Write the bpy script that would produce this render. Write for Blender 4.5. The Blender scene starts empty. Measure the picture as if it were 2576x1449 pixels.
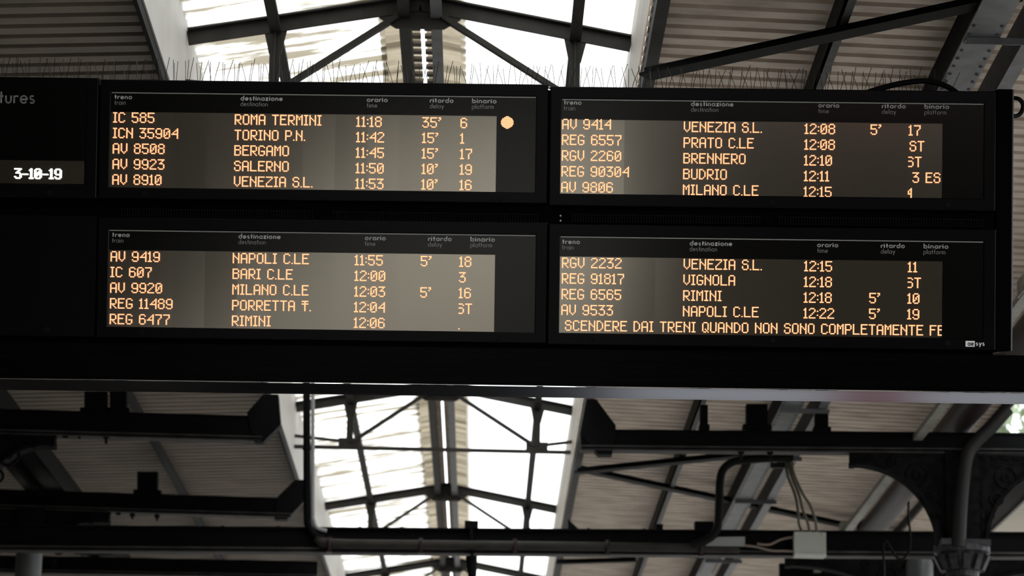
import bpy, math, random
import numpy as np
from mathutils import Vector, Matrix

random.seed(7)
SC = bpy.context.scene
COL = SC.collection
# ------------------------------------------------------------------ camera, sky, exposure
W, H, F = 2576, 1449, 7000.0
VP = (1195.0 - W / 2, 2565.0 - H / 2)        # where the lines along the platform meet, from the frame centre
ROLL = 0.022                                  # slope of lines across the platform
fy = np.array([VP[0], VP[1], F]); fy /= np.linalg.norm(fy)
ax = np.array([1.0, ROLL, 0.0]); ax[2] = -(ax[0] * fy[0] + ax[1] * fy[1]) / fy[2]; ax /= np.linalg.norm(ax)
az = np.cross(ax, fy)
M = np.stack([ax, fy, az], 1)                 # world -> lens (x right, y down, z forward)
EYE = np.array([0.0, 0.0, 1.6])


def ray(px, py):
    return M.T @ np.array([(px - W / 2) / F, (py - H / 2) / F, 1.0])


def atY(px, py, Y):
    d = ray(px, py); return Vector(EYE + d * (Y / d[1]))


def atZ(px, py, Hh):                          # Hh = height above the eye
    d = ray(px, py); return Vector(EYE + d * (Hh / d[2]))


cam = bpy.data.cameras.new('camera'); camo = bpy.data.objects.new('camera', cam); COL.objects.link(camo)
rt, dn, fw = [Vector(M[i]) for i in range(3)]
camo.matrix_world = Matrix(((rt.x, -dn.x, -fw.x, EYE[0]), (rt.y, -dn.y, -fw.y, EYE[1]), (rt.z, -dn.z, -fw.z, EYE[2]), (0, 0, 0, 1)))
cam.sensor_width = 36; cam.lens = F / W * 36; cam.clip_end = 500
SC.camera = camo
cam.dof.use_dof = True; cam.dof.focus_distance = 14.95; cam.dof.aperture_fstop = 3.4

wd = bpy.data.worlds.new('overcast_sky'); SC.world = wd; wd.use_nodes = True
bg = wd.node_tree.nodes['Background']; bg.inputs[0].default_value = (0.96, 0.98, 1.0, 1); bg.inputs[1].default_value = 3.2
SC.view_settings.view_transform = 'Standard'; SC.view_settings.look = 'None'
SC.view_settings.exposure = 0.0; SC.view_settings.gamma = 1.0
SC.cycles.use_denoising = True; SC.cycles.max_bounces = 8; SC.cycles.diffuse_bounces = 5; SC.cycles.transmission_bounces = 6
SC.cycles.sample_clamp_indirect = 8

# ------------------------------------------------------------------ materials
def mat(name, col, rough=0.6, metal=0.0, var=0.0, scale=8.0, spec=0.5, stretch=None, col2=None, emit=None, estr=1.0):
    m = bpy.data.materials.new(name); m.use_nodes = True
    nt = m.node_tree; b = nt.nodes['Principled BSDF']
    b.inputs['Base Color'].default_value = (*col, 1); b.inputs['Roughness'].default_value = rough
    b.inputs['Metallic'].default_value = metal; b.inputs['Specular IOR Level'].default_value = spec
    if var or col2:
        tc = nt.nodes.new('ShaderNodeTexCoord'); mp = nt.nodes.new('ShaderNodeMapping')
        nz = nt.nodes.new('ShaderNodeTexNoise'); nz.inputs['Scale'].default_value = scale; nz.inputs['Detail'].default_value = 5
        if stretch: mp.inputs['Scale'].default_value = stretch
        cr = nt.nodes.new('ShaderNodeValToRGB')
        c2 = col2 or tuple(c * (1 - var) for c in col)
        cr.color_ramp.elements[0].position = 0.35; cr.color_ramp.elements[1].position = 0.62
        cr.color_ramp.elements[0].color = (*c2, 1); cr.color_ramp.elements[1].color = (*col, 1)
        nt.links.new(tc.outputs['Object'], mp.inputs[0]); nt.links.new(mp.outputs[0], nz.inputs['Vector'])
        nt.links.new(nz.outputs['Fac'], cr.inputs[0]); nt.links.new(cr.outputs[0], b.inputs['Base Color'])
    if emit:
        b.inputs['Emission Color'].default_value = (*emit, 1); b.inputs['Emission Strength'].default_value = estr
        m.cycles.emission_sampling = 'NONE'
    return m


def glazing(name, clean, dirty, lo, hi, stretch):
    m = bpy.data.materials.new(name); m.use_nodes = True; nt = m.node_tree; nt.nodes.clear()
    out = nt.nodes.new('ShaderNodeOutputMaterial'); tr = nt.nodes.new('ShaderNodeBsdfTranslucent'); df = nt.nodes.new('ShaderNodeBsdfDiffuse')
    mx = nt.nodes.new('ShaderNodeMixShader'); mx.inputs[0].default_value = 0.12
    tc = nt.nodes.new('ShaderNodeTexCoord'); mp = nt.nodes.new('ShaderNodeMapping'); mp.inputs['Scale'].default_value = stretch
    nz = nt.nodes.new('ShaderNodeTexNoise'); nz.inputs['Scale'].default_value = 1.0; nz.inputs['Detail'].default_value = 7; nz.inputs['Roughness'].default_value = 0.62
    cr = nt.nodes.new('ShaderNodeValToRGB'); cr.color_ramp.elements[0].position = lo; cr.color_ramp.elements[1].position = hi
    cr.color_ramp.elements[0].color = (*dirty, 1); cr.color_ramp.elements[1].color = (*clean, 1)
    L = nt.links.new
    L(tc.outputs['Object'], mp.inputs[0]); L(mp.outputs[0], nz.inputs['Vector']); L(nz.outputs['Fac'], cr.inputs[0])
    L(cr.outputs[0], tr.inputs[0]); L(cr.outputs[0], df.inputs[0])
    L(tr.outputs[0], mx.inputs[1]); L(df.outputs[0], mx.inputs[2]); L(mx.outputs[0], out.inputs[0])
    return m


def led_screen(name, pitch):
    """matt LED mask: small dark lens dots on a grey-brown ground, behind a satin front sheet"""
    m = bpy.data.materials.new(name); m.use_nodes = True; nt = m.node_tree; nt.nodes.clear(); L = nt.links.new
    out = nt.nodes.new('ShaderNodeOutputMaterial'); df = nt.nodes.new('ShaderNodeBsdfDiffuse'); gl = nt.nodes.new('ShaderNodeBsdfGlossy')
    gl.inputs['Roughness'].default_value = 0.135; gl.inputs['Color'].default_value = (1, 0.91, 0.75, 1)
    mx = nt.nodes.new('ShaderNodeMixShader'); mx.inputs[0].default_value = 0.33
    uv = nt.nodes.new('ShaderNodeUVMap')
    sp = nt.nodes.new('ShaderNodeSeparateXYZ'); L(uv.outputs[0], sp.inputs[0])
    ds = []
    for k in range(2):
        a = nt.nodes.new('ShaderNodeMath'); a.operation = 'FRACT'; L(sp.outputs[k], a.inputs[0])
        b = nt.nodes.new('ShaderNodeMath'); b.operation = 'SUBTRACT'; L(a.outputs[0], b.inputs[0]); b.inputs[1].default_value = 0.5
        c = nt.nodes.new('ShaderNodeMath'); c.operation = 'POWER'; L(b.outputs[0], c.inputs[0]); c.inputs[1].default_value = 2
        ds.append(c)
    s = nt.nodes.new('ShaderNodeMath'); s.operation = 'ADD'; L(ds[0].outputs[0], s.inputs[0]); L(ds[1].outputs[0], s.inputs[1])
    cr = nt.nodes.new('ShaderNodeValToRGB'); cr.color_ramp.elements[0].position = 0.06; cr.color_ramp.elements[1].position = 0.2
    cr.color_ramp.elements[0].color = (0.038, 0.030, 0.019, 1); cr.color_ramp.elements[1].color = (0.012, 0.010, 0.007, 1)
    L(s.outputs[0], cr.inputs[0]); L(cr.outputs[0], df.inputs[0])
    L(df.outputs[0], mx.inputs[1]); L(gl.outputs[0], mx.inputs[2]); L(mx.outputs[0], out.inputs[0])
    return m


def sheen(name, col, fac, rough, tint=(1, 1, 1)):
    m = bpy.data.materials.new(name); m.use_nodes = True; nt = m.node_tree; nt.nodes.clear(); L = nt.links.new
    out = nt.nodes.new('ShaderNodeOutputMaterial'); df = nt.nodes.new('ShaderNodeBsdfDiffuse'); gl = nt.nodes.new('ShaderNodeBsdfGlossy')
    df.inputs[0].default_value = (*col, 1); gl.inputs['Roughness'].default_value = rough; gl.inputs['Color'].default_value = (*tint, 1)
    mx = nt.nodes.new('ShaderNodeMixShader'); mx.inputs[0].default_value = fac
    L(df.outputs[0], mx.inputs[1]); L(gl.outputs[0], mx.inputs[2]); L(mx.outputs[0], out.inputs[0])
    return m


PITCH = 3.32 / 462.5
MT = dict(
    frame=sheen('black_frame_paint', (0.0028, 0.0028, 0.003), 0.0075, 0.22),
    house=sheen('black_housing_paint', (0.0009, 0.0009, 0.001), 0.0015, 0.4),
    header=sheen('black_header_film', (0.001, 0.001, 0.001), 0.03, 0.16, (1, 0.97, 0.9)),
    darkpane=sheen('black_side_pane', (0.001, 0.001, 0.001), 0.03, 0.16, (1, 0.97, 0.9)),
    screen=led_screen('led_mask', PITCH),
    led=mat('amber_led', (0.8, 0.4, 0.1), 0.5, emit=(1.0, 0.37, 0.205), estr=1.65),
    ledw=mat('white_led', (0.8, 0.8, 0.8), 0.5, emit=(0.95, 1.0, 1.0), estr=2.0),
    ink=mat('grey_white_print', (0.24, 0.24, 0.235), 0.7),
    inkhi=mat('white_print', (0.48, 0.48, 0.47), 0.7),
    logo=mat('white_logo_print', (0.9, 0.9, 0.9), 0.7),
    rule=mat('silver_rule', (0.30, 0.30, 0.29), 0.5, 0.2),
    grille=mat('black_grille', (0.0022, 0.0022, 0.0024), 0.6, spec=0.06),
    bolt=mat('black_bolt', (0.002, 0.002, 0.002), 0.4, spec=0.12),
    screwhead=mat('zinc_screw', (0.5, 0.5, 0.5), 0.3, 1.0),
    beamface=mat('black_beam_sheet', (0.0015, 0.0015, 0.0015), 0.22, var=0.5, scale=3, stretch=(0.2, 1, 14), spec=0.05),
    edge=mat('edge_highlight_paint', (0.012, 0.013, 0.018), 0.45, spec=0.35),  # housing black tinted bluish for the highlight along its corner
    alu=mat('brushed_aluminium', (0.070, 0.072, 0.078), 0.11, 1.0),
    spike=mat('spike_wire', (0.05, 0.05, 0.045), 0.5, 0.6),
    spikebase=mat('spike_base', (0.02, 0.02, 0.02), 0.6),
    rubber=mat('black_cable_sheath', (0.004, 0.004, 0.0045), 0.6, spec=0.12),
    iron=mat('black_iron_paint', (0.0032, 0.0033, 0.0037), 0.6, spec=0.08, var=0.4, scale=5),
    flange=mat('lit_flange_steel', (0.045, 0.042, 0.042), 0.55, spec=0.2, var=0.5, scale=6),  # beam steel lightened where lower flanges catch light from below
    steel=mat('dark_grey_steel_paint', (0.030, 0.028, 0.024), 0.6, spec=0.2, var=0.35, scale=6),
    grey=mat('grey_girder_paint', (0.15, 0.156, 0.172), 0.5, var=0.3, scale=7),
    midgrey=mat('lit_purlin_grey', (0.085, 0.085, 0.09), 0.55, spec=0.2, var=0.4, scale=8),  # dark purlin steel lightened for the light on its underside
    greydk=mat('dark_girder_paint', (0.022, 0.022, 0.024), 0.6, spec=0.15, var=0.4, scale=6),
    white=mat('white_curb_paint', (0.62, 0.61, 0.585), 0.6, var=0.08, scale=4),
    cream=mat('cream_curb_paint', (0.50, 0.46, 0.40), 0.6, var=0.15, scale=5, stretch=(1, .3, 3)),
    roof=mat('lit_beige_roof_sheet', (0.78, 0.68, 0.585), 0.65, var=0.0, scale=2.2, stretch=(1.2, 2.5, 1), col2=(0.55, 0.465, 0.39)),  # beige sheet raised for the light from the open right side
    pale=mat('bright_lit_roof_sheet', (0.74, 0.70, 0.62), 0.6),  # beige sheet lightened for the strong light near the outer edge
    roofl=mat('shaded_beige_roof_sheet', (0.27, 0.218, 0.180), 0.65, scale=2.0, stretch=(1.2, 2.5, 1), col2=(0.20, 0.167, 0.14)),  # same beige sheet darkened for the shade on the left side
    glass_l=glazing('stained_translucent_sheet', (0.93, 0.93, 0.90), (0.22, 0.195, 0.145), 0.42, 0.56, (0.9, 7.0, 1.0)),
    glass_r=glazing('clean_translucent_sheet', (0.96, 0.96, 0.94), (0.62, 0.60, 0.54), 0.30, 0.40, (0.9, 4.5, 1.0)),
    cap=glazing('ridge_cap_sheet', (0.26, 0.225, 0.165), (0.09, 0.075, 0.05), 0.38, 0.6, (.5, 5, 1)),
    capop=mat('ridge_lining', (0.24, 0.20, 0.16), 0.7, var=0.3, scale=9),
    drain=mat('dark_grey_drain_paint', (0.018, 0.0175, 0.017), 0.5, spec=0.15),
    pipe=mat('brown_pipe_paint', (0.026, 0.016, 0.0165), 0.45, spec=0.15, var=0.3, scale=3),
    paleg=mat('pale_cable_tray', (0.28, 0.28, 0.25), 0.5, var=0.3, scale=9),
    pvc=mat('grey_conduit', (0.26, 0.27, 0.27), 0.45),
    box=mat('pale_grey_box', (0.40, 0.42, 0.37), 0.5),
    boxlip=mat('box_lid', (0.52, 0.54, 0.50), 0.45),
    wire=mat('olive_cable', (0.10, 0.095, 0.07), 0.5),
    wirel=mat('tan_cable', (0.20, 0.16, 0.13), 0.5),
    castgrey=mat('worn_cast_iron', (0.010, 0.010, 0.011), 0.7, spec=0.02, var=0.5, scale=14),
    capm=mat('worn_capital_paint', (0.045, 0.044, 0.05), 0.5, spec=0.2, var=0.7, scale=10),
    colm=mat('grey_column_paint', (0.10, 0.105, 0.11), 0.4, var=0.3, scale=6),
    floor=mat('platform_paving', (0.42, 0.41, 0.385), 0.8, var=0.15, scale=1.5),
    ballast=mat('track_ballast', (0.33, 0.31, 0.28), 0.9, var=0.5, scale=9),
    wallm=mat('light_block_wall', (0.10, 0.085, 0.07), 0.8, var=0.2, scale=1),  # for the unseen wall added against light from the left
    shade=mat('reflection_wall_dark', (0.016, 0.0145, 0.0125), 0.9, spec=0.02),  # for unseen walls added to darken reflections in the board
    redcloth=glazing('red_reflection_cloth', (0.98, 0.20, 0.27), (0.95, 0.18, 0.25), 0.3, 0.7, (1, 1, 1)),  # for the added banner that tints the rail's reflection
    leaf=mat('leaves', (0.26, 0.33, 0.19), 0.5, var=0.5, scale=0.8),
    bark=mat('bark', (0.08, 0.06, 0.045), 0.9),
)

# ------------------------------------------------------------------ mesh builder
class MB:
    def __init__(s): s.v = []; s.f = []; s.uv = None
    def quad(s, a, b, c, d):
        n = len(s.v); s.v += [a, b, c, d]; s.f.append((n, n + 1, n + 2, n + 3)); return s
    def frame8(s, P):
        n = len(s.v); s.v += P
        s.f += [tuple(n + i for i in q) for q in ((0, 3, 2, 1), (4, 5, 6, 7), (0, 1, 5, 4), (1, 2, 6, 5), (2, 3, 7, 6), (3, 0, 4, 7))]; return s
    def box(s, c, size, R=None):
        c = Vector(c); hx, hy, hz = [q / 2 for q in size]
        P = [Vector((x, y, z)) for z in (-hz, hz) for x, y in ((-hx, -hy), (hx, -hy), (hx, hy), (-hx, hy))]
        if R: P = [R @ p for p in P]
        return s.frame8([c + p for p in P])
    def bar(s, p, q, w, h, up=(0, 0, 1), ou=0.0, ow=0.0):
        """bar p-q, w wide sideways, h along up; offset ow sideways and ou along up"""
        p, q = Vector(p), Vector(q); d = (q - p).normalized(); up = Vector(up)
        sd = d.cross(up)
        if sd.length < 1e-6: sd = d.cross(Vector((1, 0, 0)))
        sd.normalize(); u = sd.cross(d)
        o = u * ou + sd * ow
        r = [-sd * w / 2 - u * h / 2, sd * w / 2 - u * h / 2, sd * w / 2 + u * h / 2, -sd * w / 2 + u * h / 2]
        return s.frame8([p + o + k for k in r] + [q + o + k for k in r])
    def ibeam(s, p, q, h, w, t=0.016, up=(0, 0, 1)):
        s.bar(p, q, t, h, up); s.bar(p, q, w, t, up, ou=h / 2 - t / 2); s.bar(p, q, w, t, up, ou=-h / 2 + t / 2); return s
    def tube(s, pts, r, n=10, cap=True):
        pts = [Vector(p) for p in pts]; n0 = len(s.v); prev = None
        rr = r if isinstance(r, (list, tuple)) else [r] * len(pts)
        for i, p in enumerate(pts):
            d = (pts[min(i + 1, len(pts) - 1)] - pts[max(i - 1, 0)]).normalized()
            if prev is None:
                a = d.cross(Vector((0, 0, 1)))
                if a.length < 0.1: a = d.cross(Vector((1, 0, 0)))
            else: a = prev - d * prev.dot(d)
            a.normalize(); prev = a; b = d.cross(a)
            s.v += [p + (a * math.cos(2 * math.pi * k / n) + b * math.sin(2 * math.pi * k / n)) * rr[i] for k in range(n)]
        for i in range(len(pts) - 1):
            for k in range(n):
                s.f.append((n0 + i * n + k, n0 + i * n + (k + 1) % n, n0 + (i + 1) * n + (k + 1) % n, n0 + (i + 1) * n + k))
        if cap:
            s.f.append(tuple(n0 + k for k in reversed(range(n)))); s.f.append(tuple(n0 + (len(pts) - 1) * n + k for k in range(n)))
        return s
    def prism(s, poly, d):
        """polygon (list of Vectors) extruded by vector d"""
        n0 = len(s.v); k = len(poly); d = Vector(d)
        s.v += [Vector(p) for p in poly] + [Vector(p) + d for p in poly]
        s.f.append(tuple(n0 + i for i in reversed(range(k)))); s.f.append(tuple(n0 + k + i for i in range(k)))
        for i in range(k):
            j = (i + 1) % k; s.f.append((n0 + i, n0 + j, n0 + k + j, n0 + k + i))
        return s
    def lathe(s, c, prof, n=24):
        c = Vector(c); n0 = len(s.v)
        for r, z in prof: s.v += [c + Vector((r * math.cos(2 * math.pi * k / n), r * math.sin(2 * math.pi * k / n), z)) for k in range(n)]
        for i in range(len(prof) - 1):
            for k in range(n): s.f.append((n0 + i * n + k, n0 + i * n + (k + 1) % n, n0 + (i + 1) * n + (k + 1) % n, n0 + (i + 1) * n + k))
        s.f.append(tuple(n0 + k for k in reversed(range(n)))); s.f.append(tuple(n0 + (len(prof) - 1) * n + k for k in range(n)))
        return s
    def ring(s, c, nrm, R, r, n=20, m=6):
        c = Vector(c); nrm = Vector(nrm).normalized(); a = nrm.orthogonal().normalized(); b = nrm.cross(a); n0 = len(s.v)
        for i in range(n):
            d = a * math.cos(2 * math.pi * i / n) + b * math.sin(2 * math.pi * i / n)
            s.v += [c + d * (R + r * math.cos(2 * math.pi * k / m)) + nrm * r * math.sin(2 * math.pi * k / m) for k in range(m)]
        for i in range(n):
            for k in range(m):
                j = (i + 1) % n; l = (k + 1) % m
                s.f.append((n0 + i * m + k, n0 + j * m + k, n0 + j * m + l, n0 + i * m + l))
        return s


def wloc(o):
    v = Vector((0, 0, 0))
    while o is not None: v = v + o.location; o = o.parent
    return v


def obj(name, mb, m, parent=None, kind=None, smooth=False, loc=None):
    me = bpy.data.meshes.new(name)
    off = wloc(parent) if parent is not None else Vector(loc or (0, 0, 0))
    me.from_pydata([tuple(Vector(v) - off) for v in mb.v], [], mb.f)
    if mb.uv:
        l = me.uv_layers.new(name='UVMap')
        for i, u in enumerate(mb.uv): l.data[i].uv = u
    me.materials.append(m)
    if smooth:
        for p in me.polygons: p.use_smooth = True
        me.set_sharp_from_angle(angle=0.7)
    me.update()
    o = bpy.data.objects.new(name, me); COL.objects.link(o)
    if parent is not None: o.parent = parent
    else: o.location = off
    if kind: o['kind'] = kind
    return o


def tag(o, label, cat, group=None, kind=None):
    o['label'] = label; o['category'] = cat
    if group: o['group'] = group
    if kind: o['kind'] = kind
    return o


def thing(name, loc, label, cat, group=None):
    o = bpy.data.objects.new(name, None); COL.objects.link(o); o.location = Vector(loc); o.empty_display_size = 0.1
    return tag(o, label, cat, group)


# ------------------------------------------------------------------ the board's own frame
YAW, TILT = math.radians(2.0), math.radians(12.5)
BR = Vector((math.cos(YAW), -math.sin(YAW), 0))
BN = Vector((-math.sin(YAW) * math.cos(TILT), -math.cos(YAW) * math.cos(TILT), -math.sin(TILT)))
BU = BR.cross(BN) * -1
BU = BU if BU.z > 0 else -BU
BO = atY(1381, 540, 14.5)


def uv(px, py):                               # a point of the board face in metres right / up of the board's middle
    d = Vector(ray(px, py)); e = Vector(EYE)
    t = (BO - e).dot(BN) / d.dot(BN); q = e + d * t - BO
    return q.dot(BR), q.dot(BU)


def B(u, v, n=0.0): return BO + BR * u + BU * v + BN * n


def rect(tl, tr, bl, br):
    a, b, c, d = uv(*tl), uv(*tr), uv(*bl), uv(*br)
    return ((a[0] + c[0]) / 2, (b[0] + d[0]) / 2, (a[1] + b[1]) / 2, (c[1] + d[1]) / 2)   # u0,u1,vtop,vbot


def slab(mb, u0, u1, vt, vb, n0, n1):
    return mb.frame8([B(u0, vb, n0), B(u1, vb, n0), B(u1, vt, n0), B(u0, vt, n0), B(u0, vb, n1), B(u1, vb, n1), B(u1, vt, n1), B(u0, vt, n1)])


# ------------------------------------------------------------------ 5 x 8 LED lettering
G = {
 'A': '.111.|1...1|1...1|1...1|11111|1...1|1...1|1...1', 'B': '1111.|1...1|1...1|1111.|1...1|1...1|1...1|1111.',
 'C': '.111.|1...1|1....|1....|1....|1....|1...1|.111.', 'D': '111..|1..1.|1...1|1...1|1...1|1...1|1..1.|111..',
 'E': '11111|1....|1....|1111.|1....|1....|1....|11111', 'F': '11111|1....|1....|1111.|1....|1....|1....|1....',
 'G': '.111.|1...1|1....|1....|1.111|1...1|1...1|.111.', 'I': '111|.1.|.1.|.1.|.1.|.1.|.1.|111',
 'L': '1....|1....|1....|1....|1....|1....|1....|11111', 'M': '1...1|11.11|1.1.1|1.1.1|1...1|1...1|1...1|1...1',
 'N': '1...1|1...1|11..1|1.1.1|1..11|1...1|1...1|1...1', 'O': '.111.|1...1|1...1|1...1|1...1|1...1|1...1|.111.',
 'P': '1111.|1...1|1...1|1...1|1111.|1....|1....|1....', 'Q': '.111.|1...1|1...1|1...1|1...1|1.1.1|1..1.|.11.1',
 'R': '1111.|1...1|1...1|1...1|1111.|1.1..|1..1.|1...1', 'S': '.111.|1...1|1....|.111.|....1|1...1|1...1|.111.',
 'T': '11111|..1..|..1..|..1..|..1..|..1..|..1..|..1..', 'U': '1...1|1...1|1...1|1...1|1...1|1...1|1...1|.111.',
 'V': '1...1|1...1|1...1|1...1|1...1|1...1|.1.1.|..1..', 'Z': '11111|....1|...1.|..1..|.1...|1....|1....|11111',
 't': '11111|..1..|11111|..1..|..1..|..1..|..1..|..1..', 's': '111.|...1|....|111.|...1|...1|...1|111.',
 '0': '.111.|1...1|1..11|1.1.1|1.1.1|11..1|1...1|.111.', '1': '.1.|11.|.1.|.1.|.1.|.1.|.1.|111',
 '2': '.111.|1...1|....1|...1.|..1..|.1...|1....|11111', '3': '11111|...1.|..1..|.111.|....1|....1|1...1|.111.',
 '4': '....1|...11|..1.1|.1..1|11111|....1|....1|....1', '5': '11111|1....|1....|1111.|....1|....1|1...1|.111.',
 '6': '.111.|1...1|1....|1111.|1...1|1...1|1...1|.111.', '7': '11111|....1|....1|...1.|..1..|..1..|..1..|..1..',
 '8': '.111.|1...1|1...1|.111.|1...1|1...1|1...1|.111.', '9': '.111.|1...1|1...1|1...1|.1111|....1|1...1|.111.',
 'j': '..1|.11|1.1|1.1|111|..1|..1|..1',
 ':': '.|.|1|.|.|1|.|.', '.': '.|.|.|.|.|.|.|1', "'": '11|.1|1.|..|..|..|..|..', '-': '....|....|....|....|1111|....|....|....', ' ': '...|...|...|...|...|...|...|...',
}


def led(text, px, py, clip=None, bold=False, sx=1.0, n=-0.004, off=0):
    """lit dots of one text; px,py = first dot in the photograph's frame"""
    mb = MB(); u0, v0 = uv(px, py); c = off; P = PITCH
    for ch in text:
        g = G[ch].split('|')
        for r, row in enumerate(g):
            for k, x in enumerate(row):
                if x == '1':
                    for e in ((0, 0.55) if bold else (0,)):
                        u = u0 + (c + k + e) * P * sx; v = v0 - r * P
                        if clip is not None and u > clip: continue
                        ru, rv = (0.72, 0.66) if bold else (0.63, 0.54)
                        i = len(mb.v)
                        mb.v += [B(u + ru * P * math.cos(math.pi / 3 * q), v + rv * P * math.sin(math.pi / 3 * q), n) for q in range(6)]
                        mb.v.append(B(u, v, n + 0.0012))
                        mb.f += [(i + q, i + (q + 1) % 6, i + 6) for q in range(6)]
        c += len(g[0]) + 1
    return mb


# ------------------------------------------------------------------ geometric stroke lettering (headings, logo)
def arc(cx, cy, rx, ry, a0, a1, n=14):
    return [(cx + rx * math.cos(math.radians(a0 + (a1 - a0) * i / n)), cy + ry * math.sin(math.radians(a0 + (a1 - a0) * i / n))) for i in range(n + 1)]


def glyph(ch):
    """(width, strokes); x-height 1"""
    O = arc(.5, .5, .5, .5, 0, 360, 22)
    return {
     'o': (1.0, [O]), 'a': (1.0, [O, [(1, 1), (1, 0)]]), 'd': (1.0, [O, [(1, 1.75), (1, 0)]]), 'b': (1.0, [O, [(0, 1.75), (0, 0)]]),
     'p': (1.0, [O, [(0, 1), (0, -.62)]]), 'e': (1.0, [arc(.5, .5, .5, .5, 0, 320, 20), [(0, .5), (1, .5)]]),
     't': (.5, [[(.25, 1.55), (.25, 0)], [(0, .95), (.55, .95)]]), 'r': (.5, [[(0, 1), (0, 0)], arc(.42, .55, .42, .42, 180, 60, 8)]),
     'n': (.8, [[(0, 1), (0, 0)], arc(.4, .58, .4, .42, 180, 0, 12) + [(.8, 0)]]),
     'm': (1.3, [[(0, 1), (0, 0)], arc(.325, .62, .325, .38, 180, 0, 10) + [(.65, 0)], arc(.975, .62, .325, .38, 180, 0, 10) + [(1.3, 0)]]),
     'u': (.8, [[(0, 1), (0, .42)] + arc(.4, .42, .4, .42, 180, 360, 12) + [(.8, 1)]]),
     'i': (.05, [[(0, 1), (0, 0)], [(0, 1.42), (0, 1.5)]]), 'l': (.05, [[(0, 1.75), (0, 0)]]),
     's': (.6, [arc(.3, .75, .28, .25, 50, 250, 9) + arc(.3, .25, .3, .25, 80, -140, 10)]), 'z': (.75, [[(0, 1), (.75, 1), (0, 0), (.75, 0)]]),
     'f': (.5, [[(.2, 0), (.2, 1.35)] + arc(.48, 1.35, .28, .36, 180, 90, 6), [(0, .95), (.5, .95)]]),
     'y': (.9, [[(0, 1), (.45, 0)], [(.9, 1), (.25, -.6)]]), 'D': (1.2, [[(0, 0), (0, 1.75), (.4, 1.75)] + arc(.4, .875, .8, .875, 90, -90, 14) + [(0, 0)]]),
    }[ch]


def stroke_text(mb, text, u0, v0, xh, width, wt, n):
    """xh = x-height, width = full width, wt = stroke, all metres on the board"""
    gap = 0.32 + wt / xh * 0.9; x = 0; parts = []
    for ch in text:
        w, st = glyph(ch); parts.append((x, st)); x += w + gap
    tot = x - gap; sx = (width - wt) / tot if width else xh
    h = xh - wt; s0 = (u0 + wt / 2, v0 + wt / 2)
    for x, st in parts:
        for pl in st:
            P = [(s0[0] + (x + a) * sx, s0[1] + b * h) for a, b in pl]
            for (a, b), (c, d) in zip(P[:-1], P[1:]):
                L = math.hypot(c - a, d - b) or 1e-9; tx, ty = (c - a) / L * wt * .5, (d - b) / L * wt * .5
                e = 0.35
                a2, b2, c2, d2 = a - tx * e, b - ty * e, c + tx * e, d + ty * e
                mb.quad(B(a2 - ty * -1, b2 - tx, n), B(c2 + ty, d2 - tx, n), B(c2 - ty, d2 + tx, n), B(a2 - ty, b2 + tx, n))
    return mb


def strip_rect(mb, r, n):
    mb.quad(B(r[0], r[3], n), B(r[1], r[3], n), B(r[1], r[2], n), B(r[0], r[2], n)); return mb


# ------------------------------------------------------------------ display units
def frame_ring(outer, inner, n_front, n_back, n_in):
    mb = MB(); o, i = outer, inner
    c = 0.004
    def rc(r, n, k=0): return [B(r[0] + k, r[3] + k, n), B(r[1] - k, r[3] + k, n), B(r[1] - k, r[2] - k, n), B(r[0] + k, r[2] - k, n)]
    loops = [rc(o, n_back), rc(o, n_front - c), rc(o, n_front, c), rc(i, n_front, -c), rc(i, n_front - c), rc(i, n_in)]
    n0 = len(mb.v)
    for l in loops: mb.v += l
    for a in range(len(loops) - 1):
        for k in range(4):
            j = (k + 1) % 4; mb.f.append((n0 + a * 4 + k, n0 + a * 4 + j, n0 + a * 4 + 4 + j, n0 + a * 4 + 4 + k))
    mb.f.append((n0 + 3, n0 + 2, n0 + 1, n0))
    return mb


def bolts(t, pts, r=0.0165):
    for p in pts:
        u, v = uv(*p); mb = MB()
        for (rr, n0, n1) in ((r, 0.0, 0.004), (r * 0.72, 0.004, 0.010)):
            mb.prism([B(u + rr * math.cos(math.pi / 8 * k), v + rr * math.sin(math.pi / 8 * k), n0) for k in range(16)], BN * (n1 - n0))
        mb.ring(B(u, v, 0.010), BN, r * 0.5, r * 0.14, 14, 5)
        obj('bolt', mb, MT['bolt'], t)


HEAD = [('treno', 'train', 0, 0, 45, 29), ('destinazione', 'destination', 319.5, 0, 107, 69), ('orario', 'time', 638.5, 0, 53, 27),
        ('ritardo', 'delay', 797.5, 0, 60, 36), ('binario', 'platform', 904, 0, 62, 55)]
K = 1 / 462.5


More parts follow.
